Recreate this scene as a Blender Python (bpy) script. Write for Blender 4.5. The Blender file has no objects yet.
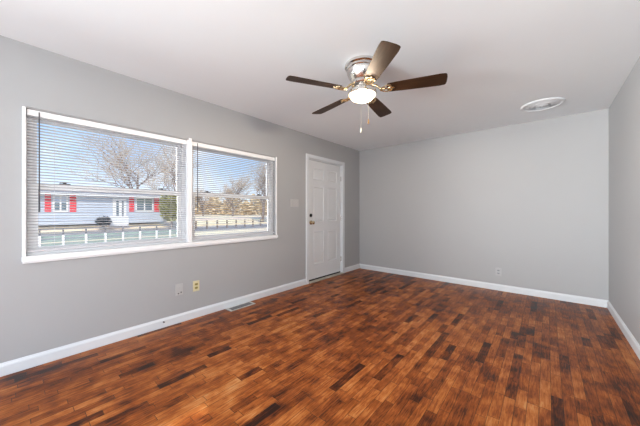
import bpy, bmesh, math, random
from mathutils import Vector, Matrix
C = bpy.context.scene.collection
S = bpy.context.scene
R = math.radians
random.seed(7)

# ------------------------------------------------------------------ camera
cam_data = bpy.data.cameras.new('camera')
cam = bpy.data.objects.new('camera', cam_data); C.objects.link(cam)
cam.location = (2.976, 0, 1.18)
cam.rotation_euler = (R(90), 0, R(40.4))
cam_data.sensor_width = 36; cam_data.lens = 15.0
cam_data.shift_y = -1.5 / 640
cam_data.clip_start = 0.02; cam_data.clip_end = 500
S.camera = cam

# ------------------------------------------------------------------ view + world + lights
S.view_settings.view_transform = 'Standard'
S.view_settings.look = 'None'
S.view_settings.gamma = 1
S.view_settings.use_curve_mapping = False
S.view_settings.exposure = 0.17

w = bpy.data.worlds.new('sky'); S.world = w; w.use_nodes = True
nt = w.node_tree; nt.nodes.clear()
N = nt.nodes.new; L = nt.links.new
out = N('ShaderNodeOutputWorld'); bg = N('ShaderNodeBackground')
tc = N('ShaderNodeTexCoord'); sep = N('ShaderNodeSeparateXYZ')
ramp = N('ShaderNodeValToRGB')
ramp.color_ramp.elements[0].position = 0.0; ramp.color_ramp.elements[0].color = (.80, .88, .96, 1)
ramp.color_ramp.elements[1].position = 0.45; ramp.color_ramp.elements[1].color = (.17, .38, .80, 1)
e = ramp.color_ramp.elements.new(0.16); e.color = (.45, .66, .94, 1)
noi = N('ShaderNodeTexNoise'); noi.inputs['Scale'].default_value = 3.5; noi.inputs['Detail'].default_value = 6
cr = N('ShaderNodeValToRGB'); cr.color_ramp.elements[0].position = .5; cr.color_ramp.elements[1].position = .72
mix = N('ShaderNodeMix'); mix.data_type = 'RGBA'; mix.inputs[7].default_value = (.9, .93, .97, 1)
L(tc.outputs['Generated'], sep.inputs[0]); L(sep.outputs['Z'], ramp.inputs[0])
L(tc.outputs['Generated'], noi.inputs['Vector']); L(noi.outputs['Fac'], cr.inputs[0])
L(cr.outputs['Color'], mix.inputs[0]); L(ramp.outputs['Color'], mix.inputs[6])
L(mix.outputs[2], bg.inputs[0]); L(bg.outputs[0], out.inputs[0])
bg.inputs[1].default_value = 1.35

def lamp(name, typ, loc, rot, energy, color=(1, 1, 1), **kw):
    d = bpy.data.lights.new(name, typ); d.energy = energy; d.color = color
    for k, v in kw.items(): setattr(d, k, v)
    o = bpy.data.objects.new(name, d); C.objects.link(o); o.location = loc; o.rotation_euler = rot
    return o
lamp('sun', 'SUN', (0, 0, 10), (R(50), 0, R(62)), 3.8, (1, .93, .82), angle=R(1))
# added area fill lights, shining in through invented openings behind and beside the camera
lamp('fill_rear', 'AREA', (.6, -6.0, .5), (R(112), 0, R(-8)), 260, (.975, .985, 1), shape='RECTANGLE', size=3.4, size_y=2.6)
lamp('fill_rear_left', 'AREA', (-2.6, -5.0, .5), (R(106), 0, R(-35)), 2700, (.94, .975, 1), shape='RECTANGLE', size=5.0, size_y=3.0)
lamp('fill_bounce', 'AREA', (1.8, -4.0, .0), (R(112), 0, 0), 50, (.90, .96, 1), shape='RECTANGLE', size=4.0, size_y=2.6)
lamp('fill_side', 'AREA', (5.4, -1.7, 1.2), (R(92), 0, R(66)), 100, (.94, .975, 1), shape='RECTANGLE', size=2.2, size_y=2.0)

# ------------------------------------------------------------------ materials
def mat(name, col, rough=.5, metal=0, bump=0, bscale=40, vary=0, vscale=5, spec=.5, coat=0, stretch=None, col2=None, emit=None):
    m = bpy.data.materials.new(name); m.use_nodes = True
    t = m.node_tree; b = t.nodes['Principled BSDF']
    b.inputs['Base Color'].default_value = (*col, 1); b.inputs['Roughness'].default_value = rough
    b.inputs['Metallic'].default_value = metal; b.inputs['Specular IOR Level'].default_value = spec
    b.inputs['Coat Weight'].default_value = coat; b.inputs['Coat Roughness'].default_value = .2
    co = t.nodes.new('ShaderNodeTexCoord'); mp = t.nodes.new('ShaderNodeMapping')
    t.links.new(co.outputs['Object'], mp.inputs[0])
    if stretch: mp.inputs['Scale'].default_value = stretch
    n = t.nodes.new('ShaderNodeTexNoise'); n.inputs['Scale'].default_value = vscale; n.inputs['Detail'].default_value = 5
    t.links.new(mp.outputs[0], n.inputs['Vector'])
    c2 = col2 or tuple(c * (1 - vary) for c in col)
    mx = t.nodes.new('ShaderNodeMix'); mx.data_type = 'RGBA'
    mx.inputs[6].default_value = (*col, 1); mx.inputs[7].default_value = (*c2, 1)
    rp = t.nodes.new('ShaderNodeMapRange'); rp.inputs[1].default_value = .35; rp.inputs[2].default_value = .65
    t.links.new(n.outputs['Fac'], rp.inputs[0]); t.links.new(rp.outputs[0], mx.inputs[0])
    t.links.new(mx.outputs[2], b.inputs['Base Color'])
    if bump:
        n2 = t.nodes.new('ShaderNodeTexNoise'); n2.inputs['Scale'].default_value = bscale
        t.links.new(mp.outputs[0], n2.inputs['Vector'])
        bp = t.nodes.new('ShaderNodeBump'); bp.inputs['Strength'].default_value = bump; bp.inputs['Distance'].default_value = .01
        t.links.new(n2.outputs['Fac'], bp.inputs['Height']); t.links.new(bp.outputs[0], b.inputs['Normal'])
    if emit:
        b.inputs['Emission Color'].default_value = (*emit[0], 1); b.inputs['Emission Strength'].default_value = emit[1]
    return m

M_wall = mat('grey_wall_paint', (.405, .41, .417), .55, bump=.04, bscale=220, vary=.02, vscale=1.2)
M_ceil = mat('white_ceiling_paint', (.84, .88, .905), .8, bump=.08, bscale=150, vary=.02, vscale=1)
M_white = mat('white_gloss_trim', (.70, .73, .76), .35, vary=.03)
M_door = mat('white_door_paint', (.70, .72, .74), .4, vary=.02)
M_vinyl = mat('white_vinyl', (.90, .91, .92), .35, vary=.02)
M_slat = mat('white_slat', (.66, .65, .68), .35, vary=.02)
M_wand = mat('dark_wand', (.06, .06, .07), .3)
M_lock = mat('dark_sash_lock', (.05, .05, .055), .4)
M_nickel = mat('brushed_nickel', (.72, .70, .67), .22, 1, vary=.1, vscale=30)
M_brass = mat('antique_brass', (.72, .55, .33), .25, 1, vary=.25, vscale=60)
M_doorbrass = mat('polished_brass', (.75, .58, .36), .25, 1, vary=.1)
M_black = mat('black_metal', (.02, .02, .02), .35, .6)
M_dark = mat('dark_slot', (.015, .014, .013), .7)
M_blade = mat('walnut_blade', (.044, .021, .011), .42, vary=.5, vscale=6, stretch=(1.2, 14, 14), spec=.35)
M_blade.node_tree.nodes['Principled BSDF'].inputs['IOR'].default_value = 1.38
M_blade.node_tree.nodes['Principled BSDF'].inputs['Specular Tint'].default_value = (1, .62, .34, 1)
M_bowl = mat('lit_frosted_glass', (.20, .17, .12), .3, emit=((1, .84, .58), 1.75))
_t = M_bowl.node_tree; _tr = _t.nodes.new('ShaderNodeBsdfTransparent'); _m = _t.nodes.new('ShaderNodeMixShader'); _m.inputs[0].default_value = .6
_t.links.new(_tr.outputs[0], _m.inputs[1]); _t.links.new(_t.nodes['Principled BSDF'].outputs[0], _m.inputs[2]); _t.links.new(_m.outputs[0], _t.nodes['Material Output'].inputs[0])
M_chain = mat('pale_brass_chain', (.75, .68, .55), .3, .8)
M_fob = mat('amber_wood_fob', (.40, .22, .08), .35)
M_fobp = mat('pale_cream_fob', (.82, .76, .60), .35)
M_ivory = mat('ivory_plastic', (.66, .60, .38), .35)
M_ivory2 = mat('tan_plastic', (.30, .25, .07), .35)
M_plate = mat('painted_grey_plate', (.45, .45, .455), .35)
M_platew = mat('pale_grey_plate', (.48, .48, .475), .3)
M_sill = mat('worn_threshold', (.58, .54, .47), .4, .1, vary=.3)
M_reg = mat('pale_metal_register', (.62, .62, .60), .3, .4, vary=.2, vscale=20)
M_regl = mat('grey_metal_louver', (.30, .31, .32), .35, .6)
# exterior
M_siding = mat('pale_blue_siding', (.52, .58, .68), .6, vary=.05)
M_red = mat('red_shutter', (.75, .035, .055), .5)
M_roof = mat('grey_shingle', (.30, .29, .29), .9, vary=.3, vscale=8)
M_wtrim = mat('white_exterior_trim', (.80, .80, .80), .5)
M_pane = mat('dark_window_pane', (.12, .17, .21), .15)
M_bark = mat('grey_brown_bark', (.25, .19, .16), .9, vary=.3)
M_barkt = mat('tan_twigs', (.70, .54, .38), .9, vary=.3)
M_leaf = mat('yellow_green_leaf', (.42, .42, .12), .7, vary=.5, vscale=3)
M_bush = mat('dark_blue_green_leaf', (.06, .09, .11), .8, vary=.4)
M_twig = mat('dry_scrub', (.92, .74, .48), .9, vary=.35, vscale=2)
M_lawn = mat('dry_lawn', (.92, .80, .50), .95, vary=.2, vscale=.3, col2=(.78, .58, .46))
M_road = mat('pale_asphalt', (.30, .29, .29), .9, vary=.15, vscale=.4)
M_verge = mat('verge_grass', (.30, .33, .20), .95, vscale=.8, col2=(.48, .40, .30))
M_panel = mat('green_grey_panel', (.30, .40, .36), .7, vary=.25, vscale=1.5)
M_rail = mat('dark_rail', (.14, .14, .15), .6)

def glass_mat():
    m = bpy.data.materials.new('window_glass'); m.use_nodes = True
    t = m.node_tree; t.nodes.clear()
    o = t.nodes.new('ShaderNodeOutputMaterial'); mx = t.nodes.new('ShaderNodeMixShader')
    tr = t.nodes.new('ShaderNodeBsdfTransparent'); gl = t.nodes.new('ShaderNodeBsdfGlossy'); gl.inputs['Roughness'].default_value = .02
    fr = t.nodes.new('ShaderNodeFresnel'); fr.inputs[0].default_value = 1.45
    tr.inputs[0].default_value = (.97, .98, .98, 1)
    t.links.new(fr.outputs[0], mx.inputs[0]); t.links.new(tr.outputs[0], mx.inputs[1]); t.links.new(gl.outputs[0], mx.inputs[2])
    t.links.new(mx.outputs[0], o.inputs[0])
    return m
M_glass = glass_mat()

def floor_mat():
    m = bpy.data.materials.new('oak_strip_floor'); m.use_nodes = True
    t = m.node_tree; b = t.nodes['Principled BSDF']; lk = t.links.new
    def nd(k): return t.nodes.new(k)
    def ma(op, a, bb=None, cc=None):
        n = nd('ShaderNodeMath'); n.operation = op
        for i, v in enumerate((a, bb, cc)):
            if v is None: continue
            if isinstance(v, (int, float)): n.inputs[i].default_value = v
            else: lk(v, n.inputs[i])
        return n.outputs[0]
    def wn(*a):
        c = nd('ShaderNodeCombineXYZ')
        for i, v in enumerate(a):
            if isinstance(v, (int, float)): c.inputs[i].default_value = v
            else: lk(v, c.inputs[i])
        n = nd('ShaderNodeTexWhiteNoise'); n.noise_dimensions = '3D'; lk(c.outputs[0], n.inputs['Vector'])
        return n.outputs['Value']
    co = nd('ShaderNodeTexCoord'); sp = nd('ShaderNodeSeparateXYZ'); lk(co.outputs['Object'], sp.inputs[0])
    W = .0565; LB = .62
    u = ma('DIVIDE', sp.outputs[0], W); row = ma('FLOOR', u); fu = ma('SUBTRACT', u, row)
    off = ma('MULTIPLY', wn(row, 3.3, 0), 7.0)
    v = ma('ADD', ma('DIVIDE', sp.outputs[1], LB), off); cell = ma('FLOOR', v); fv = ma('SUBTRACT', v, cell)
    split = ma('ADD', ma('MULTIPLY', wn(row, cell, 1.7), .5), .25)
    sec = ma('GREATER_THAN', fv, split)
    bid = ma('ADD', ma('MULTIPLY', cell, 2), sec)
    rnd = wn(row, bid, 5.1); rnd2 = wn(row, bid, 9.4)
    # grain, stretched along the board and shifted per board
    c = nd('ShaderNodeCombineXYZ')
    lk(ma('MULTIPLY', sp.outputs[0], 95), c.inputs[0]); lk(ma('MULTIPLY', sp.outputs[1], 9), c.inputs[1]); lk(ma('MULTIPLY', rnd, 60), c.inputs[2])
    g = nd('ShaderNodeTexNoise'); g.inputs['Scale'].default_value = 1; g.inputs['Detail'].default_value = 6; g.inputs['Roughness'].default_value = .65; g.inputs['Distortion'].default_value = .8
    lk(c.outputs[0], g.inputs['Vector'])
    # large worn patches and dark spots
    p = nd('ShaderNodeTexNoise'); p.inputs['Scale'].default_value = 1.6; p.inputs['Detail'].default_value = 6; lk(co.outputs['Object'], p.inputs['Vector'])
    q = nd('ShaderNodeTexNoise'); q.inputs['Scale'].default_value = 7; q.inputs['Detail'].default_value = 5; lk(co.outputs['Object'], q.inputs['Vector'])
    tone = ma('ADD', ma('ADD', ma('MULTIPLY', rnd, .27), ma('MULTIPLY', g.outputs['Fac'], 1.0)),
              ma('ADD', ma('MULTIPLY', p.outputs['Fac'], .65), ma('MULTIPLY', q.outputs['Fac'], .80)))
    isdark = ma('GREATER_THAN', rnd2, .93)
    tone = ma('SUBTRACT', tone, ma('MULTIPLY', isdark, ma('ADD', ma('MULTIPLY', rnd, .3), .12)))
    tone = ma('SUBTRACT', ma('MULTIPLY', tone, 1.15), 1.05)
    rp = nd('ShaderNodeValToRGB'); lk(tone, rp.inputs[0]); el = rp.color_ramp.elements
    el[0].position = .08; el[0].color = (.022, .009, .006, 1)
    el[1].position = .95; el[1].color = (.52, .24, .085, 1)
    for pos, cc in ((.20, (.062, .016, .006, 1)), (.36, (.165, .040, .009, 1)), (.56, (.295, .080, .016, 1)), (.76, (.45, .150, .036, 1))):
        x = el.new(pos); x.color = cc
    # joints
    e1 = ma('LESS_THAN', fu, .05)
    e2 = ma('LESS_THAN', fv, .005); e3 = ma('LESS_THAN', ma('ABSOLUTE', ma('SUBTRACT', fv, split)), .003)
    joint = ma('MAXIMUM', e1, ma('MAXIMUM', e2, e3))
    mx = nd('ShaderNodeMix'); mx.data_type = 'RGBA'; lk(ma('MULTIPLY', joint, .8), mx.inputs[0]); lk(rp.outputs[0], mx.inputs[6]); mx.inputs[7].default_value = (.03, .014, .008, 1)
    lk(mx.outputs[2], b.inputs['Base Color'])
    lk(ma('ADD', ma('MULTIPLY', q.outputs['Fac'], .22), .24), b.inputs['Roughness'])
    bp = nd('ShaderNodeBump'); bp.inputs['Strength'].default_value = .25; bp.inputs['Distance'].default_value = .003
    lk(ma('SUBTRACT', ma('ADD', ma('MULTIPLY', g.outputs['Fac'], .3), ma('MULTIPLY', rnd, .3)), joint), bp.inputs['Height']); lk(bp.outputs[0], b.inputs['Normal'])
    b.inputs['Specular IOR Level'].default_value = .16
    return m
M_floor = floor_mat()

# ------------------------------------------------------------------ mesh helpers
def box(bm, lo, hi, bevel=0, mtx=None):
    c = [(a + b) / 2 for a, b in zip(lo, hi)]; s = [abs(b - a) for a, b in zip(lo, hi)]
    r = bmesh.ops.create_cube(bm, size=1); vs = r['verts']
    bmesh.ops.scale(bm, vec=s, verts=vs); bmesh.ops.translate(bm, vec=c, verts=vs)
    if bevel:
        es = list({e for v in vs for e in v.link_edges})
        rb = bmesh.ops.bevel(bm, geom=es, offset=bevel, segments=2, affect='EDGES', profile=.6)
        vs = list({v for f in rb['faces'] for v in f.verts} | {v for v in vs if v.is_valid})
    if mtx: bmesh.ops.transform(bm, matrix=mtx, verts=vs)
    return vs
def lathe(bm, prof, n=40, mtx=None, close=True):
    rings = []
    for r, z in prof:
        if r < 1e-6: rings.append([bm.verts.new((0, 0, z))])
        else: rings.append([bm.verts.new((r * math.cos(2 * math.pi * i / n), r * math.sin(2 * math.pi * i / n), z)) for i in range(n)])
    for a, b in zip(rings, rings[1:]):
        for i in range(n):
            j = (i + 1) % n
            vs = [a[i % len(a)], a[j % len(a)], b[j % len(b)], b[i % len(b)]]
            u = []
            for q in vs:
                if q not in u: u.append(q)
            if len(u) > 2: bm.faces.new(u)
    vs = [v for r in rings for v in r]
    if mtx: bmesh.ops.transform(bm, matrix=mtx, verts=vs)
    return vs
def tube(bm, pts, rads, n=8):
    pts = [Vector(p) for p in pts]; rings = []
    for i, p in enumerate(pts):
        d = (pts[min(i + 1, len(pts) - 1)] - pts[max(i - 1, 0)]).normalized()
        a = d.orthogonal().normalized() if i == 0 else (pa - d * pa.dot(d)).normalized()
        pa = a; bb = d.cross(a); r = rads[i] if hasattr(rads, '__len__') else rads
        rings.append([bm.verts.new(p + (a * math.cos(2 * math.pi * k / n) + bb * math.sin(2 * math.pi * k / n)) * r) for k in range(n)])
    for a, b in zip(rings, rings[1:]):
        for k in range(n): bm.faces.new((a[k], a[(k + 1) % n], b[(k + 1) % n], b[k]))
    bm.faces.new(rings[0][::-1]); bm.faces.new(rings[-1])
def prism(bm, outline, z0, z1, mtx=None):
    a = [bm.verts.new((x, y, z0)) for x, y in outline]; b = [bm.verts.new((x, y, z1)) for x, y in outline]
    bm.faces.new(a[::-1]); bm.faces.new(b); n = len(a)
    for i in range(n): bm.faces.new((a[i], a[(i + 1) % n], b[(i + 1) % n], b[i]))
    if mtx: bmesh.ops.transform(bm, matrix=mtx, verts=a + b)
def ob(name, bm, m, parent=None, smooth=None, loc=None, rot=None):
    bmesh.ops.recalc_face_normals(bm, faces=bm.faces)
    me = bpy.data.meshes.new(name); bm.to_mesh(me); bm.free(); me.materials.append(m)
    if smooth is not None:
        for p in me.polygons: p.use_smooth = True
        if smooth: me.set_sharp_from_angle(angle=R(smooth))
    o = bpy.data.objects.new(name, me); C.objects.link(o)
    if parent: o.parent = parent
    if loc: o.location = loc
    if rot: o.rotation_euler = rot
    return o
def B(): return bmesh.new()
def boxes(name, lst, m, parent=None, bevel=0, loc=None, rot=None):
    bm = B()
    for l in lst: box(bm, l[0], l[1], bevel)
    return ob(name, bm, m, parent, loc=loc, rot=rot)
def struct(o): o['kind'] = 'structure'; return o
def empty(name, loc=(0, 0, 0), rz=0):
    o = bpy.data.objects.new(name, None); C.objects.link(o); o.location = loc; o.rotation_euler = (0, 0, rz); return o
def tag(o, label, cat, group=None, kind=None):
    o['label'] = label; o['category'] = cat
    if group: o['group'] = group
    if kind: o['kind'] = kind
    return o

# ------------------------------------------------------------------ room shell
W_, D_, H_, Y0 = 3.55, 4.767, 2.44, -1.8
WY0, WY1, WZ0, WZ1 = .094, 2.507, .835, 1.957      # window opening
WM0, WM1 = 1.272, 1.322                             # mullion
DY0, DY1, DZ = 3.200, 4.148, 2.062                  # door opening
T = .15
struct(boxes('floor', [((-.0, Y0, -.12), (W_, D_, 0))], M_floor))
struct(boxes('ceiling', [((-T, Y0 - T, H_), (W_ + T, D_ + T, H_ + .15))], M_ceil))
struct(boxes('wall_left', [((-T, Y0, -.12), (0, WY0, H_)), ((-T, WY1, -.12), (0, DY0, H_)), ((-T, DY1, -.12), (0, D_, H_)),
    ((-T, WY0, -.12), (0, WY1, WZ0)), ((-T, WY0, WZ1), (0, WY1, H_)), ((-T, DY0, DZ), (0, DY1, H_)), ((-T, DY0, -.12), (0, DY1, 0))], M_wall))
struct(boxes('wall_back', [((-T, D_, -.12), (W_ + T, D_ + T, H_))], M_wall))
struct(boxes('wall_right', [((W_, -.35, -.12), (W_ + T, D_, H_)), ((W_, Y0, 2.2), (W_ + T, -.35, H_))], M_wall))  # gap beside the camera is invented, to admit the side fill light
struct(boxes('wall_front', [((-T, Y0 - T, 2.36), (W_ + T, Y0, H_)),
    ((-T, Y0 - T, -.12), (.10, Y0, 2.36)), ((3.45, Y0 - T, -.12), (W_ + T, Y0, 2.36))], M_wall))  # wide opening made up to let the rear fill lights in

def baseboard(name, a, b, nrm):
    # profile extruded from a to b; nrm points into the room
    prof = [(0, 0), (.014, 0), (.014, .066), (.011, .076), (.006, .083), (.004, .090), (0, .092)]
    bm = B(); a = Vector((*a, 0)); b = Vector((*b, 0)); n = Vector((*nrm, 0)); r = []
    for p in (a, b): r.append([bm.verts.new(p + n * x + Vector((0, 0, z + .002))) for x, z in prof])
    k = len(prof)
    for i in range(k): bm.faces.new((r[0][i], r[0][(i + 1) % k], r[1][(i + 1) % k], r[1][i]))
    bm.faces.new(r[0][::-1]); bm.faces.new(r[1])
    return struct(ob(name, bm, M_white))
baseboard('baseboard_left', (0, Y0), (0, 3.135), (1, 0))
baseboard('baseboard_left_far', (0, 4.212), (0, D_), (1, 0)).name = 'baseboard_corner'
baseboard('baseboard_back', (.0, D_), (W_, D_), (0, -1))
baseboard('baseboard_right', (W_, -.35), (W_, D_), (-1, 0))

# ------------------------------------------------------------------ windows
def window(name, y0, y1):
    root = struct(empty(name, (-.10, (y0 + y1) / 2, WZ0)))
    h = (y1 - y0) / 2; H = WZ1 - WZ0; mid = .540
    fr = .032
    boxes('window_frame', [((-.045, -h, 0), (.045, -h + fr, H)), ((-.045, h - fr, 0), (.045, h, H)),
        ((-.045, -h + fr, H - fr), (.045, h - fr, H)), ((-.045, -h + fr, 0), (.045, h - fr, .028))], M_vinyl, root, .002)
    def sash(nm, x0, x1, z0, z1, st, rb, rt, inset):
        a = h - fr - inset
        s = boxes(nm, [((x0, -a, z0), (x1, -a + st, z1)), ((x0, a - st, z0), (x1, a, z1)),
            ((x0, -a + st, z0), (x1, a - st, z0 + rb)), ((x0, -a + st, z1 - rt), (x1, a - st, z1))], M_vinyl, root, .002)
        boxes('glass_pane', [(((x0 + x1) / 2 - .002, -a + st, z0 + rb), ((x0 + x1) / 2 + .002, a - st, z1 - rt))], M_glass, s)
        return s
    sash('upper_sash', -.036, -.008, mid - .02, H - fr, .030, .045, .030, 0)
    lo = sash('lower_sash', -.002, .028, .028, mid + .028, .034, .040, .052, 0)
    for s in (-1, 1):
        bm = B()
        box(bm, (0, -.034, 0), (.026, .034, .008), .002)
        lathe(bm, [(0, .008), (.011, .008), (.011, .016), (0, .018)], 12, Matrix.Translation((.013, 0, 0)))
        box(bm, (.006, -.03, .014), (.018, .008, .019), .001)
        ob('sash_lock', bm, M_lock, root, loc=(-.002, s * (h - .22), mid + .028))
    return root
window('window_1', WY0 + .001, WM0)
window('window_2', WM1, WY1 - .001)
# casing bead around the pair, mullion post, sill
bm = B()
box(bm, (-.14, WM0 + .0005, WZ0 + .0105), (.008, WM1 - .0005, WZ1), .003)
box(bm, (.0125, WM0 + .008, WZ1 - .02), (.020, WM1 - .008, WZ1 + .022), .003)
box(bm, (.007, WM0 + .008, WZ1 - .02), (.014, WM1 - .008, WZ1 + .005), .001)
struct(ob('trim_1', bm, M_vinyl))
bm = B()
box(bm, (0.0005, WY0 - .020, WZ0 + .0105), (.014, WY0, WZ1 + .006), .004)
box(bm, (0.0005, WY1, WZ0 + .0105), (.014, WY1 + .020, WZ1 + .006), .004)
struct(ob('trim_2', bm, M_vinyl))
bm = B(); box(bm, (0.0005, WY0 - .020, WZ1 + .0065), (.012, WY1 + .020, WZ1 + .020), .003)
struct(ob('trim_4', bm, M_wall))
bm = B()
box(bm, (-.055, WY0 + .0005, WZ0), (.0, WY1 - .0005, WZ0 + .010))
box(bm, (0.0005, WY0 - .022, WZ0 - .030), (.034, WY1 + .022, WZ0 + .010), .005)
box(bm, (0.0005, WY0 - .018, WZ0 - .044), (.018, WY1 + .018, WZ0 - .030), .003)
struct(ob('trim_3', bm, M_vinyl))

def blind(y0, y1, wand_y, label):
    root = tag(empty('venetian_blind', (-.026, (y0 + y1) / 2, WZ1 - .0015)), label, 'blind', 'white mini blinds in the windows')
    h = (y1 - y0) / 2
    boxes('head_rail', [((-.016, -h, -.046), (.018, h, 0))], M_vinyl, root, .003)
    bm = B(); sp = .0226; n = 45; z = -.062
    for i in range(n):
        k = 5; zz = z - i * sp + random.uniform(-.0006, .0006)
        top = []; 
        for yy in (-h + .002, h - .002):
            top.append([bm.verts.new((-.0125 + .025 * j / k, yy, zz + .0022 * (1 - (2 * j / k - 1) ** 2) + .0026 * (2 * j / k - 1))) for j in range(k + 1)])
        bot = [[bm.verts.new(v.co - Vector((0, 0, .0005))) for v in r] for r in top]
        for j in range(k):
            bm.faces.new((top[0][j], top[0][j + 1], top[1][j + 1], top[1][j])); bm.faces.new((bot[0][j], bot[1][j], bot[1][j + 1], bot[0][j + 1]))
        for a, b2 in ((top, bot),):
            bm.faces.new((a[0][0], a[1][0], b2[1][0], b2[0][0])); bm.faces.new((a[0][k], b2[0][k], b2[1][k], a[1][k]))
    zb = z - n * sp + .006
    ob('slats', bm, M_slat, root, 30)
    boxes('bottom_rail', [((-.012, -h + .002, zb - .012), (.012, h - .002, zb + .001))], M_slat, root, .002)
    for yy in (-h + .15, 0.02, h - .15):
        bm = B()
        for xx in (-.0135, .0135): tube(bm, [(xx, yy, -.034), (xx, yy, zb)], .0007, 5)
        ob('ladder_cord', bm, M_slat, root)
    bm = B(); wy = wand_y - (y0 + y1) / 2
    tube(bm, [(.020, wy, -.012), (.024, wy, -.03), (.024, wy, -.60)], [.0035, .0035, .0042], 6)
    tube(bm, [(.024, wy, -.60), (.024, wy, -.78)], [.0046, .0055], 6)
    ob('tilt_wand', bm, M_wand, root, 40)
    return root
blind(WY0 + .004, WM0 - .003, .163, 'left one of two white mini blinds, wide one in front of the blue house view')
blind(WM1 + .003, WY1 - .004, 1.385, 'right one of two white mini blinds, nearer the door')

# ------------------------------------------------------------------ front door
door = struct(empty('door_1', (0, (DY0 + DY1) / 2, 0)))
dh = (DY1 - DY0) / 2
cw = .062
boxes('door_casing', [((.0005, -dh - cw, 0), (.018, -dh, DZ + cw - .004)), ((.0005, dh, 0), (.018, dh + cw, DZ + cw - .004)),
    ((.0005, -dh, DZ), (.018, dh, DZ + cw - .004))], M_white, door, .004)
boxes('door_jamb', [((-T, -dh + .0005, 0), (0, -dh + .018, DZ - .001)), ((-T, dh - .018, 0), (0, dh - .0005, DZ - .001)), ((-T, -dh + .018, DZ - .018), (0, dh - .018, DZ - .001))], M_white, door)
def door_slab():
    # six raised panels pressed into a slab lying in the yz plane, face at x=0
    a = dh - .022; z0, z1 = .045, DZ - .022
    H = z1 - z0
    ys = [-a, -a + .125, -.055, .055, a - .125, a]
    zr = [z0, z0 + .245, z0 + .245 + .555, z0 + .245 + .555 + .165, z0 + .965 + .60, z0 + .965 + .60 + .105, z1 - .125, z1]
    bm = B(); g = {}
    for i, y in enumerate(ys):
        for j, z in enumerate(zr): g[i, j] = bm.verts.new((0, y, z))
    panels = []
    for i in range(len(ys) - 1):
        for j in range(len(zr) - 1):
            f = bm.faces.new((g[i, j], g[i + 1, j], g[i + 1, j + 1], g[i, j + 1]))
            if i in (1, 3) and j in (1, 3, 5): panels.append(f)
    for f in panels:
        for th, dp in ((.010, -.009), (.012, 0), (.022, .007)):
            r = bmesh.ops.inset_region(bm, faces=[f], thickness=th, depth=0)
            bmesh.ops.translate(bm, vec=(dp, 0, 0), verts=list(f.verts))
    # the sides and back
    box(bm, (-.042, -a, z0), (-.013, a, z1))
    for lo, hi in (((-.014, -a, z0), (0, -a + .0005, z1)), ((-.014, a - .0005, z0), (0, a, z1)), ((-.014, -a, z0), (0, a, z0 + .0005)), ((-.014, -a, z1 - .0005), (0, a, z1))): box(bm, lo, hi)
    return ob('door_slab', bm, M_door, door, loc=(-.022, 0, 0))
slab = door_slab()
boxes('threshold', [((-.14, -dh + .019, 0.0005), (-.002, dh - .019, .018)), ((-.002, -dh - .0, .0005), (.034, dh, .020))], M_sill, door, .004)
boxes('door_sweep', [((-.060, -dh + .024, .020), (-.026, dh - .024, .046))], M_black, door, .002)
def ymat(loc): return Matrix.Translation(loc) @ Matrix.Rotation(R(90), 4, 'Y')
bm = B()
lathe(bm, [(0, 0), (.036, 0), (.034, .006), (.018, .010), (.012, .016), (.012, .034), (.022, .042), (.029, .054), (.028, .066), (.018, .074), (0, .076)], 24, ymat((0, 0, 0)))
ob('door_knob', bm, M_doorbrass, slab, 40, loc=(0.0005, 3.288 - (DY0 + DY1) / 2, .995))
bm = B()
lathe(bm, [(0, 0), (.030, 0), (.028, .010), (.014, .012), (0, .012)], 24, ymat((0, 0, 0)))
box(bm, (.012, -.006, -.016), (.026, .006, .016), .003)
o = ob('deadbolt', bm, M_black, slab, 40, loc=(0.0005, 3.285 - (DY0 + DY1) / 2, 1.115)); o['label'] = 'dark round deadbolt thumb turn'
for z in (.28, 1.05, 1.80):
    bm = B(); tube(bm, [(0, 0, -.045), (0, 0, .045)], .007, 10); box(bm, (-.012, -.003, -.045), (0, .016, .045))
    ob('hinge', bm, M_nickel, door, 40, loc=(-.012, dh - .021, z))

# ------------------------------------------------------------------ wall plates
def plate_mesh(w, h, d=.006):
    bm = B(); box(bm, (0.0005, -w / 2, -h / 2), (d, w / 2, h / 2), .0025); return bm
def recept(bm, z):
    pts = [(math.cos(t) * .017, max(-.0115, min(.0115, math.sin(t) * .017))) for t in [2 * math.pi * i / 24 for i in range(24)]]
    prism(bm, pts, 0, .003, Matrix.Translation((.0055, 0, z)) @ Matrix.Rotation(R(90), 4, 'Y') @ Matrix.Rotation(R(90), 4, 'Z'))
def slots(bm, z):
    for s in (-.006, .006): box(bm, (.0083, s - .001, z - .001), (.0092, s + .001, z + .007))
    lathe(bm, [(0, 0), (.0025, 0), (.0025, .0007), (0, .0007)], 10, Matrix.Translation((.0084, 0, z - .006)) @ Matrix.Rotation(R(90), 4, 'Y'))
def outlet(loc, rz, mp, mr, label, group=None, extra=None):
    root = tag(empty('wall_outlet', loc, rz), label, 'outlet')
    ob('cover_plate', plate_mesh(.072, .116), mp, root)
    for z in (.020, -.020):
        bm = B(); recept(bm, z); r = ob('receptacle', bm, mr, root)
        bm = B(); slots(bm, z); ob('slot', bm, M_dark, r)
    bm = B(); lathe(bm, [(0, 0), (.003, 0), (.002, .001), (0, .0012)], 10, ymat((.006, 0, 0))); ob('screw', bm, M_reg, root)
    return root
outlet((0, 1.367, .352), 0, M_ivory, M_ivory2, 'ivory outlet plate with tan sockets on left wall below the windows')
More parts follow.
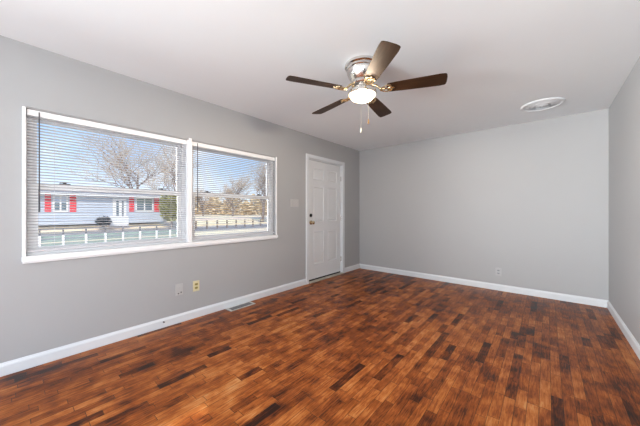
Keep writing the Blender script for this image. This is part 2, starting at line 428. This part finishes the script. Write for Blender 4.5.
# painted-over data / cable plate beside it
root = tag(empty('cable_plate', (0, 1.187, .352)), 'pale grey wall plate with dark jacks at its bottom, beside the ivory outlet', 'wall plate')
ob('cover_plate', plate_mesh(.078, .120), M_platew, root)
for y, z in ((-.016, .018), (.016, .018)):
    boxes('blank_insert', [((.0055, y - .011, z - .014), (.0085, y + .011, z + .014))], M_platew, root, .001)
for y, z in ((-.010, -.040), (.018, -.032)):
    bm = B(); lathe(bm, [(0, 0), (.006, 0), (.006, .004), (.0035, .004), (.0035, .010), (0, .010)], 14, ymat((.0055, 0, 0)))
    o = ob('cable_jack', bm, M_lock, root, 40, loc=(0, y, z)); o['label'] = 'small dark cable jack'
outlet((2.424, D_, .278), R(-90), M_plate, M_regl, 'grey outlet plate low on the back wall, painted like the wall')
root = tag(empty('light_switch', (0, 2.888, 1.312)), 'wall coloured triple toggle switch plate left of the front door', 'light switch')
ob('cover_plate', plate_mesh(.165, .116, .009), M_platew, root)
for s in (-.046, 0, .046):
    bm = B(); box(bm, (.005, s - .005, -.012), (.0075, s + .005, .012), .001)
    box(bm, (.006, s - .0035, 0), (.016, s + .0035, .009), .001)
    ob('toggle', bm, M_platew, root)

# cable stub at the baseboard
root = tag(empty('door_stop', (.015, 1.03, .062)), 'small dark round stub with white collar on left baseboard', 'door stop')
bm = B(); lathe(bm, [(0, 0), (.013, 0), (.012, .004), (.008, .006), (0, .006)], 18, ymat((0, 0, 0))); ob('collar', bm, M_white, root, 40)
bm = B(); lathe(bm, [(0, .005), (.007, .005), (.007, .018), (.005, .022), (0, .022)], 16, ymat((0, 0, 0))); ob('stub', bm, M_dark, root, 40)

# ------------------------------------------------------------------ floor register
root = tag(empty('floor_register', (.081, 1.885, 0)), 'pale metal floor register set against left baseboard under the windows', 'floor vent')
a, b_ = .064, .176
bm = B()
box(bm, (-a, -b_, .0005), (-a + .022, b_, .007), .002); box(bm, (a - .022, -b_, .0005), (a, b_, .007), .002)
box(bm, (-a + .022, -b_, .0005), (a - .022, -b_ + .03, .007), .002); box(bm, (-a + .022, b_ - .03, .0005), (a - .022, b_, .007), .002)
ob('register_frame', bm, M_reg, root)
boxes('register_opening', [((-a + .02, -b_ + .028, .0004), (a - .02, b_ - .028, .0012))], M_dark, root)
bm = B()
for i in range(20):
    y = -b_ + .038 + i * .0145
    box(bm, (-a + .022, y, .0015), (a - .022, y + .0045, .0055))
for x in (-.014, .014): box(bm, (x - .003, -b_ + .03, .0015), (x + .003, b_ - .03, .006))
ob('louvers', bm, M_regl, root)

# ------------------------------------------------------------------ ceiling diffuser
root = tag(empty('ceiling_vent', (2.930, 4.09, H_)), 'round white ceiling vent with concentric rings near the right wall', 'ceiling vent')
bm = B()
lathe(bm, [(.165, -.0005), (.205, -.0005), (.203, -.008), (.188, -.016), (.172, -.014), (.165, -.006)], 64); ob('outer_ring', bm, M_ceil, root, 30)
for r0, z in ((.128, -.014), (.088, -.018)):
    bm = B(); lathe(bm, [(r0 + .025, -.002), (r0 + .027, -.004), (r0, z), (r0 - .004, z), (r0 - .002, z + .003)], 64); ob('louver_ring', bm, M_ceil, root, 30)
bm = B(); lathe(bm, [(0, -.002), (.062, -.002), (.062, -.012), (.045, -.020), (0, -.021)], 48); ob('center_cap', bm, M_ceil, root, 30)
for x in (-.016, .018):
    bm = B(); lathe(bm, [(0, -.0205), (.006, -.0205), (.006, -.024), (0, -.024)], 12); ob('screw', bm, M_regl, root, 30, loc=(x, 0, 0))
bm = B(); lathe(bm, [(0, -.0008), (.166, -.0008), (.166, -.0015), (0, -.0015)], 48); ob('throat', bm, M_ceil, root)

# ------------------------------------------------------------------ ceiling fan
FX, FY = 1.765, 1.985
fan = tag(empty('ceiling_fan', (FX, FY, H_)), 'five blade ceiling fan with dark walnut blades and lit glass bowl', 'ceiling fan')
bm = B(); lathe(bm, [(0, -.0005), (.148, -.0005), (.150, -.006), (.150, -.020), (.143, -.026), (.136, -.030), (.136, -.044), (.130, -.050), (0, -.050)], 56); ob('canopy', bm, M_nickel, fan, 30)
bm = B(); lathe(bm, [(0, -.050), (.128, -.050), (.132, -.058), (.130, -.072), (.118, -.105), (.096, -.138), (.088, -.146), (0, -.146)], 56); ob('motor_housing', bm, M_nickel, fan, 30)
bm = B(); lathe(bm, [(0, -.146), (.092, -.146), (.095, -.152), (.095, -.170), (.088, -.178), (.060, -.186), (.050, -.200), (0, -.200)], 48)
for i in range(20):
    t = 2 * math.pi * i / 20
    box(bm, (.090, -.006, -.168), (.099, .006, -.154), .001, Matrix.Rotation(t, 4, 'Z'))
ob('hub', bm, M_nickel, fan, 30)
bm = B(); lathe(bm, [(0, -.200), (.045, -.200), (.050, -.214), (.095, -.222), (.118, -.228), (.121, -.233), (.121, -.254), (.116, -.259), (.110, -.256), (.108, -.246), (0, -.243)], 56); ob('light_fitter', bm, M_nickel, fan, 30)
bm = B()
prof = [(.109, -.254)] + [(.109 * math.cos(t), -.256 - .060 * math.sin(t)) for t in [math.pi / 2 * i / 10 for i in range(1, 10)]] + [(0, -.316)]
lathe(bm, prof, 56)
ob('glass_bowl', bm, M_bowl, fan, 60)
bulb = lamp('bulb', 'POINT', (FX, FY, H_ - .268), (0, 0, 0), 120, (1, .84, .66), shadow_soft_size=.03)

def blade_outline():
    r0, r1 = .205, .664; w0, w1 = .052, .068
    pts = []
    for i in range(7):   # rounded root
        t = math.pi / 2 + math.pi * i / 6
        pts.append((r0 + .014 + .014 * math.cos(t) , w0 * math.sin(t)) if 0 < i < 6 else (r0 + .014, w0 * math.sin(t)))
    low = [(r0 + .05, -w0 - .003), (.45, -(w0 + w1) / 2 - .003), (r1 - .05, -w1), (r1 - .012, -w1 + .004), (r1 - .004, -w1 + .016), (r1, -w1 * .4)]
    return pts + low + [(x, -y) for x, y in low[::-1]]
angs = [21, 99, 168, 241, 317]
blade_mesh = None
for k in range(5):
    a = R(angs[k])
    if k == 0:
        bm = B(); prism(bm, blade_outline(), -.003, .003)
        bl = ob('blade', bm, M_blade, fan); blade_mesh = bl
        bm = B()
        tube(bm, [(.085, 0, .050), (.12, 0, .034), (.150, 0, .004), (.19, 0, -.006)], [.012, .010, .009, .012], 10)
        for s in (-1, 1):
            tube(bm, [(.150, s * .004, -.010), (.175, s * .026, -.008), (.205, s * .038, -.0055), (.235, s * .036, -.0055), (.248, s * .022, -.0055), (.235, s * .010, -.0055), (.215, s * .008, -.0055)], .0055, 8)
            lathe(bm, [(0, -.004), (.010, -.004), (.009, -.009), (0, -.011)], 12, Matrix.Translation((.232, s * .030, 0)))
        box(bm, (.17, -.012, -.008), (.262, .012, -.0035), .002)
        lathe(bm, [(0, -.004), (.009, -.004), (.008, -.009), (0, -.011)], 12, Matrix.Translation((.262, 0, 0)))
        iron = ob('blade_iron', bm, M_brass, bl, 40); iron['label'] = 'scrolled antique brass blade bracket'
    else:
        bl = blade_mesh.copy(); C.objects.link(bl); bl.parent = fan
        ir = iron.copy(); C.objects.link(ir); ir.parent = bl
    bl.rotation_euler = (R(-12), 0, a); bl.rotation_mode = 'XYZ'; bl.location = (0, 0, -.226)

def pull(px, py, z0, z1, m, nm):
    bm = B()
    tube(bm, [(px, py, z0), (px, py, z1)], .0011, 6)
    n = int((z0 - z1) / .006)
    for i in range(n): bmesh.ops.create_icosphere(bm, subdivisions=1, radius=.0018, matrix=Matrix.Translation((px, py, z0 - i * .006)))
    ch = ob('pull_chain', bm, M_chain, fan)
    bm = B(); lathe(bm, [(0, 0), (.003, 0), (.0045, -.008), (.0075, -.022), (.008, -.034), (.005, -.042), (0, -.043)], 14, Matrix.Translation((px, py, z1)))
    f = ob('pull_fob', bm, m, ch, 40); f['label'] = nm
pull(.050, -.102, -.262, -.572, M_fobp, 'pale cream pull chain fob')
pull(.096, -.063, -.262, -.500, M_fob, 'brown wooden pull chain fob')

# ------------------------------------------------------------------ outside the windows
def ground():
    bm = B()
    xs = [-.16, -3, -8, -12, -15.4, -19.2, -19.3, -23, -23.1, -27, -40, -70, -120]
    zs = [-.45, -.5, -.55, -.60, -.60, -.50, -.50, -.35, -.34, .30, .5, .5, 1.0]
    g = []
    for x, z in zip(xs, zs): g.append([bm.verts.new((x, y, z)) for y in (-40, -10, 0, 10, 20, 40, 80, 160)])
    for a, b2 in zip(g, g[1:]):
        for i in range(7): bm.faces.new((a[i], a[i + 1], b2[i + 1], b2[i]))
    return bm
o = ob('ground', ground(), M_lawn); struct(o)
bm = B()
for (xa, za), (xb, zb) in (((-19.3, -.485), (-23, -.335)),):
    v = [bm.verts.new(p) for p in ((xa, -30, za), (xa, 70, za), (xb, 70, zb), (xb, -30, zb))]; bm.faces.new(v)
    v2 = [bm.verts.new(p) for p in ((xa, -30, za - .05), (xa, 70, za - .05), (xb, 70, zb - .05), (xb, -30, zb - .05))]; bm.faces.new(v2[::-1])
    for i in range(4): bm.faces.new((v[i], v[(i + 1) % 4], v2[(i + 1) % 4], v2[i]))
o = ob('road', bm, M_road); struct(o)

# neighbour's house across the road: front wall plane at HX
HX = -24.8; HB, HT = .33, 2.52
def at(px, X=HX):
    u = (px - 320) / 266.7; dx = .7615 * u - .648; dy = .648 * u + .7615
    return (X - 2.976) / dx * dy
def hz(px, py, X=HX):
    u = (px - 320) / 266.7; t = (X - 2.976) / (.7615 * u - .648)
    return 1.18 + (211.5 - py) / 266.7 * t
house = tag(empty('house', (HX, 0, HB)), 'single storey pale blue house with red shutters across the road', 'house')
yl, yr = -14, at(163.5)
bm = B(); box(bm, (-6.4, yl, -.15), (0, yr, HT - HB))
for i in range(15):
    z = i * .15 - .05
    if z + .15 < HT - HB + .01: box(bm, (0, yl, z), (.02, yr, z + .13))
ob('siding_wall', bm, M_siding, house)
boxes('corner_trim', [((0, yr - .14, -.1), (.035, yr + .02, HT - HB))], M_wtrim, house)
bm = B(); rz0 = HT - HB
vs = [(.55, rz0 - .02), (.55, rz0 + .08), (-3.2, rz0 + .66), (-6.95, rz0 + .08), (-6.95, rz0 - .02)]
aa = [bm.verts.new((x, yl - .4, z)) for x, z in vs]; bb = [bm.verts.new((x, yr + .4, z)) for x, z in vs]
bm.faces.new(aa); bm.faces.new(bb[::-1])
for i in range(5): bm.faces.new((aa[i], bb[i], bb[(i + 1) % 5], aa[(i + 1) % 5]))
ob('roof', bm, M_roof, house)
boxes('eave_board', [((.50, yl - .4, rz0 - .10), (.56, yr + .4, rz0 + .06))], M_wtrim, house)
def hwin(p0, p1, z0, z1, dark_low=False):
    a, b2 = at(p0), at(p1); z0 -= HB; z1 -= HB; m = (a + b2) / 2
    f = boxes('window', [((0.021, a, z0), (.07, a + .10, z1)), ((0.021, b2 - .10, z0), (.07, b2, z1)), ((.021, a, z1 - .09), (.07, b2, z1)), ((.021, a, z0), (.08, b2, z0 + .09)),
        ((.021, m - .05, z0), (.065, m + .05, z1))], M_wtrim, house)
    boxes('pane', [((.021, a + .05, z0 + .05), (.04, b2 - .05, z1 - .05))], M_pane, f)
    boxes('roller_shade', [((.041, a + .10, (z0 + z1) / 2 + .05), (.05, b2 - .10, z1 - .09))], M_siding if not dark_low else M_panel, f)
def shutter(p0, p1, z0, z1):
    a, b2 = at(p0), at(p1); z0 -= HB; z1 -= HB
    bm = B(); box(bm, (.021, a, z0), (.05, b2, z1))
    for i in range(12):
        z = z0 + .08 + i * (z1 - z0 - .16) / 12; box(bm, (.05, a + .06, z), (.062, b2 - .06, z + .05))
    ob('shutter', bm, M_red, house)
z0, z1 = hz(48, 211.8), hz(48, 194.2)
shutter(44.6, 51.0, z0, z1); shutter(69.6, 76.2, z0, z1); hwin(52.5, 68, z0, z1)
z0, z1 = hz(132, 211.6), hz(132, 197)
shutter(129, 134, z0, z1); shutter(154, 159, z0, z1); hwin(135.3, 153, z0, z1, True)
a, b2 = at(112.5), at(126)
dr = boxes('house_door', [((.021, a, 0), (.09, b2, 1.95))], M_wtrim, house)
boxes('door_light', [((.091, at(116), .35), (.10, at(118.5), 1.75)), ((.091, at(121.5), .35), (.10, at(123.5), 1.75))], M_pane, dr)

# porch railing, bush
px0, px1 = at(110, -23.6), at(128, -23.6)
root = tag(empty('porch_railing', (-23.6, 0, .1)), 'low white picket railing in front of the blue house door', 'railing')
boxes('rail', [((-.03, px0, .62), (.03, px1, .70)), ((-.03, px0, .10), (.03, px1, .16))], M_wtrim, root)
bm = B()
n = 16
for i in range(n + 1):
    y = px0 + (px1 - px0) * i / n; box(bm, (-.025, y - .035, -.15), (.025, y + .035, .66))
ob('pickets', bm, M_wtrim, root)

def leafy(name, loc, size, n, m, leaf=.12, trunk=None, label='', cat='', group=None, seed=1):
    rnd = random.Random(seed)
    root = tag(empty(name, loc), label, cat, group)
    bm = B()
    for i in range(n):
        while True:
            p = Vector((rnd.uniform(-1, 1), rnd.uniform(-1, 1), rnd.uniform(-1, 1)))
            if .2 < p.length < 1: break
        p = p * (1 + .15 * math.sin(p.x * 7 + seed) * math.cos(p.y * 6))
        c = Vector((p.x * size[0], p.y * size[1], size[2] * (1 + p.z) + (trunk or 0)))
        mt = Matrix.Translation(c) @ Matrix.Rotation(rnd.uniform(0, 6.3), 4, 'Z') @ Matrix.Rotation(rnd.uniform(0, 3.1), 4, 'X')
        l = leaf * rnd.uniform(.6, 1.3)
        v = [bm.verts.new(mt @ Vector(q)) for q in ((-l, 0, 0), (0, -l * .5, .02), (l, 0, 0), (0, l * .5, .02))]
        bm.faces.new(v)
    ob('foliage', bm, m, root)
    bm = B(); th = (trunk or 0) + size[2] * 1.2
    tube(bm, [(0, 0, -.2), (.03, .02, th * .5), (0, .05, th)], [.08 * size[0] + .03, .06 * size[0] + .02, .02], 8)
    for i in range(7):
        t = rnd.uniform(0, 6.3); e = Vector((math.cos(t) * size[0] * .7, math.sin(t) * size[1] * .7, (trunk or 0) + size[2] * rnd.uniform(.6, 1.6)))
        tube(bm, [(0.02, .02, th * rnd.uniform(.3, .6)), e * .6 + Vector((0, 0, .1)), e], [.03, .02, .008], 6)
    ob('trunk', bm, M_bark, root)
    return root
leafy('round_shrub', (-23.2, at(103.5, -23.2), .05), (.45, .50, .36), 900, M_bush, .10, None, 'dark round shrub in front of the blue house', 'shrub', seed=3)
leafy('leafy_tree', (-22.95, at(171.5, -22.95), .0), (.80, 1.05, 1.35), 2600, M_leaf, .13, .3, 'yellow green leafy tree at the right corner of the blue house', 'tree', seed=5)

def bare_tree(name, loc, h, spread, levels, r0, m, label, seed, group=None, nsides=5, kids=5):
    rnd = random.Random(seed); bm = B()
    root = tag(empty(name, loc), label, 'tree', group)
    bt = B()
    def grow(bm, p, d, ln, r, lv):
        pts = [p]; q = p.copy(); dd = d.copy()
        for i in range(4):
            dd = (dd + Vector((rnd.gauss(0, .12), rnd.gauss(0, .12), rnd.gauss(.03, .08)))).normalized()
            q = q + dd * ln / 4; pts.append(q.copy())
        tube(bm, pts, [r, r * .86, r * .72, r * .58, r * .42], nsides if lv > 1 else 3)
        if lv <= 0: return
        k = kids + (1 if lv == levels else 0)
        for i in range(k):
            f = rnd.uniform(.35, 1.0); idx = min(3, int(f * 4)); s = pts[idx].lerp(pts[idx + 1], f * 4 - idx if idx < 3 else .9)
            t = rnd.uniform(0, 6.283); out_ = Vector((math.cos(t), math.sin(t), rnd.uniform(-.1, .7))) * spread
            nd = (dd * .8 + out_).normalized()
            grow(bt if lv <= levels - 1 and lv <= 2 else bm, s, nd, ln * rnd.uniform(.55, .8), r * .48, lv - 1)
    grow(bm, Vector((0, 0, -.3)), Vector((0, 0, 1)), h * .42, r0, levels)
    ob('trunk', bm, M_bark, root); ob('twigs', bt, m, root)
    return root
def dirp(px, dist):   # a point out in the yard, dist metres of depth along the view from the room
    u = (px - 320) / 266.7
    return (2.976 + (.7615 * u - .648) * dist, (.648 * u + .7615) * dist)
x, y = dirp(140, 40)
bare_tree('bare_tree', (x, y, .4), 16.5, .95, 5, .26, M_barkt, 'large bare grey brown tree rising behind the blue house', 11)
x, y = dirp(174, 56)
bare_tree('bare_tree', (x, y, .4), 17, .9, 5, .26, M_barkt, 'smaller bare tree right of the large one, behind the leafy tree', 12)
x, y = dirp(262, 30)
bare_tree('bare_tree', (x, y, .3), 8.5, .95, 5, .2, M_barkt, 'bare tan tree at the right edge of the right window', 13)
x, y = dirp(232, 42)
bare_tree('bare_tree', (x, y, .3), 7.0, 1.0, 5, .2, M_barkt, 'low bare tan tree in the middle of the right window', 14)
x, y = dirp(203, 43)
bare_tree('bare_tree', (x, y, .3), 5.5, 1.0, 5, .18, M_barkt, 'low bare tan tree at the left side of the right window', 15)
# dry scrub hedge line beyond the field
rnd = random.Random(4)
bm = B()
for i in range(9000):
    px = rnd.uniform(180, 290); dd = rnd.uniform(52, 58)
    x, y = dirp(px, dd); hh = 3.4 + .8 * math.sin(px * .3) + .5 * math.sin(px * .9)
    z = .3 + rnd.random() ** .8 * hh
    l = rnd.uniform(.15, .5)
    mt = Matrix.Translation((x, y, z)) @ Matrix.Rotation(rnd.uniform(0, 6.3), 4, 'Z') @ Matrix.Rotation(rnd.uniform(0, 3.1), 4, 'X')
    v = [bm.verts.new(mt @ Vector(q)) for q in ((-l, 0, 0), (0, -l * .35, .03), (l, 0, 0), (0, l * .35, .03))]; bm.faces.new(v)
tag(ob('scrub', bm, M_twig), 'dry tan scrub along the far side of the field', 'scrub', kind='stuff')

# low roadside fence: white posts, green-grey panels
fx = -16.2
fence = tag(empty('roadside_fence', (fx, 0, -.60)), 'low fence of white posts and green grey boards before the road', 'fence')
pxs = [39.5, 63.2, 86, 105.5, 123, 140, 156.5, 170]
ys = [at(p, fx) for p in pxs]; ys = [ys[0] - 2, ys[0] - 1.0] + ys
ys.append(ys[-1] + .85)
for y in ys:
    boxes('post', [((-.05, y - .05, -.1), (.05, y + .05, .57))], M_wtrim, fence, .01)
    boxes('post_top', [((-.03, y - .03, .57), (.03, y + .03, .92))], M_rail, fence)
bm = B()
for z in (.10, .28, .46):
    box(bm, (-.085, ys[0], z - .07), (-.052, ys[-1], z + .06))
ob('boards', bm, M_panel, fence)
for z in (.70, .90): boxes('rail', [((-.075, ys[0], z - .03), (-.031, ys[-1], z + .03))], M_rail, fence)
# far split-rail fence in the field seen through the right window
fx2 = -21
fence2 = tag(empty('field_fence', (fx2, 0, -.42)), 'dark post and rail fence across the tan field, right window', 'fence')
a, b2 = at(196, fx2), at(268, fx2)
k = 9
for i in range(k):
    y = a + (b2 - a) * i / (k - 1)
    boxes('post', [((-.05, y - .06, -.1), (.05, y + .06, .75))], M_bark, fence2)
boxes('rail', [((.05, a, .32), (.09, b2, .40)), ((.05, a, .60), (.09, b2, .68))], M_twig, fence2)
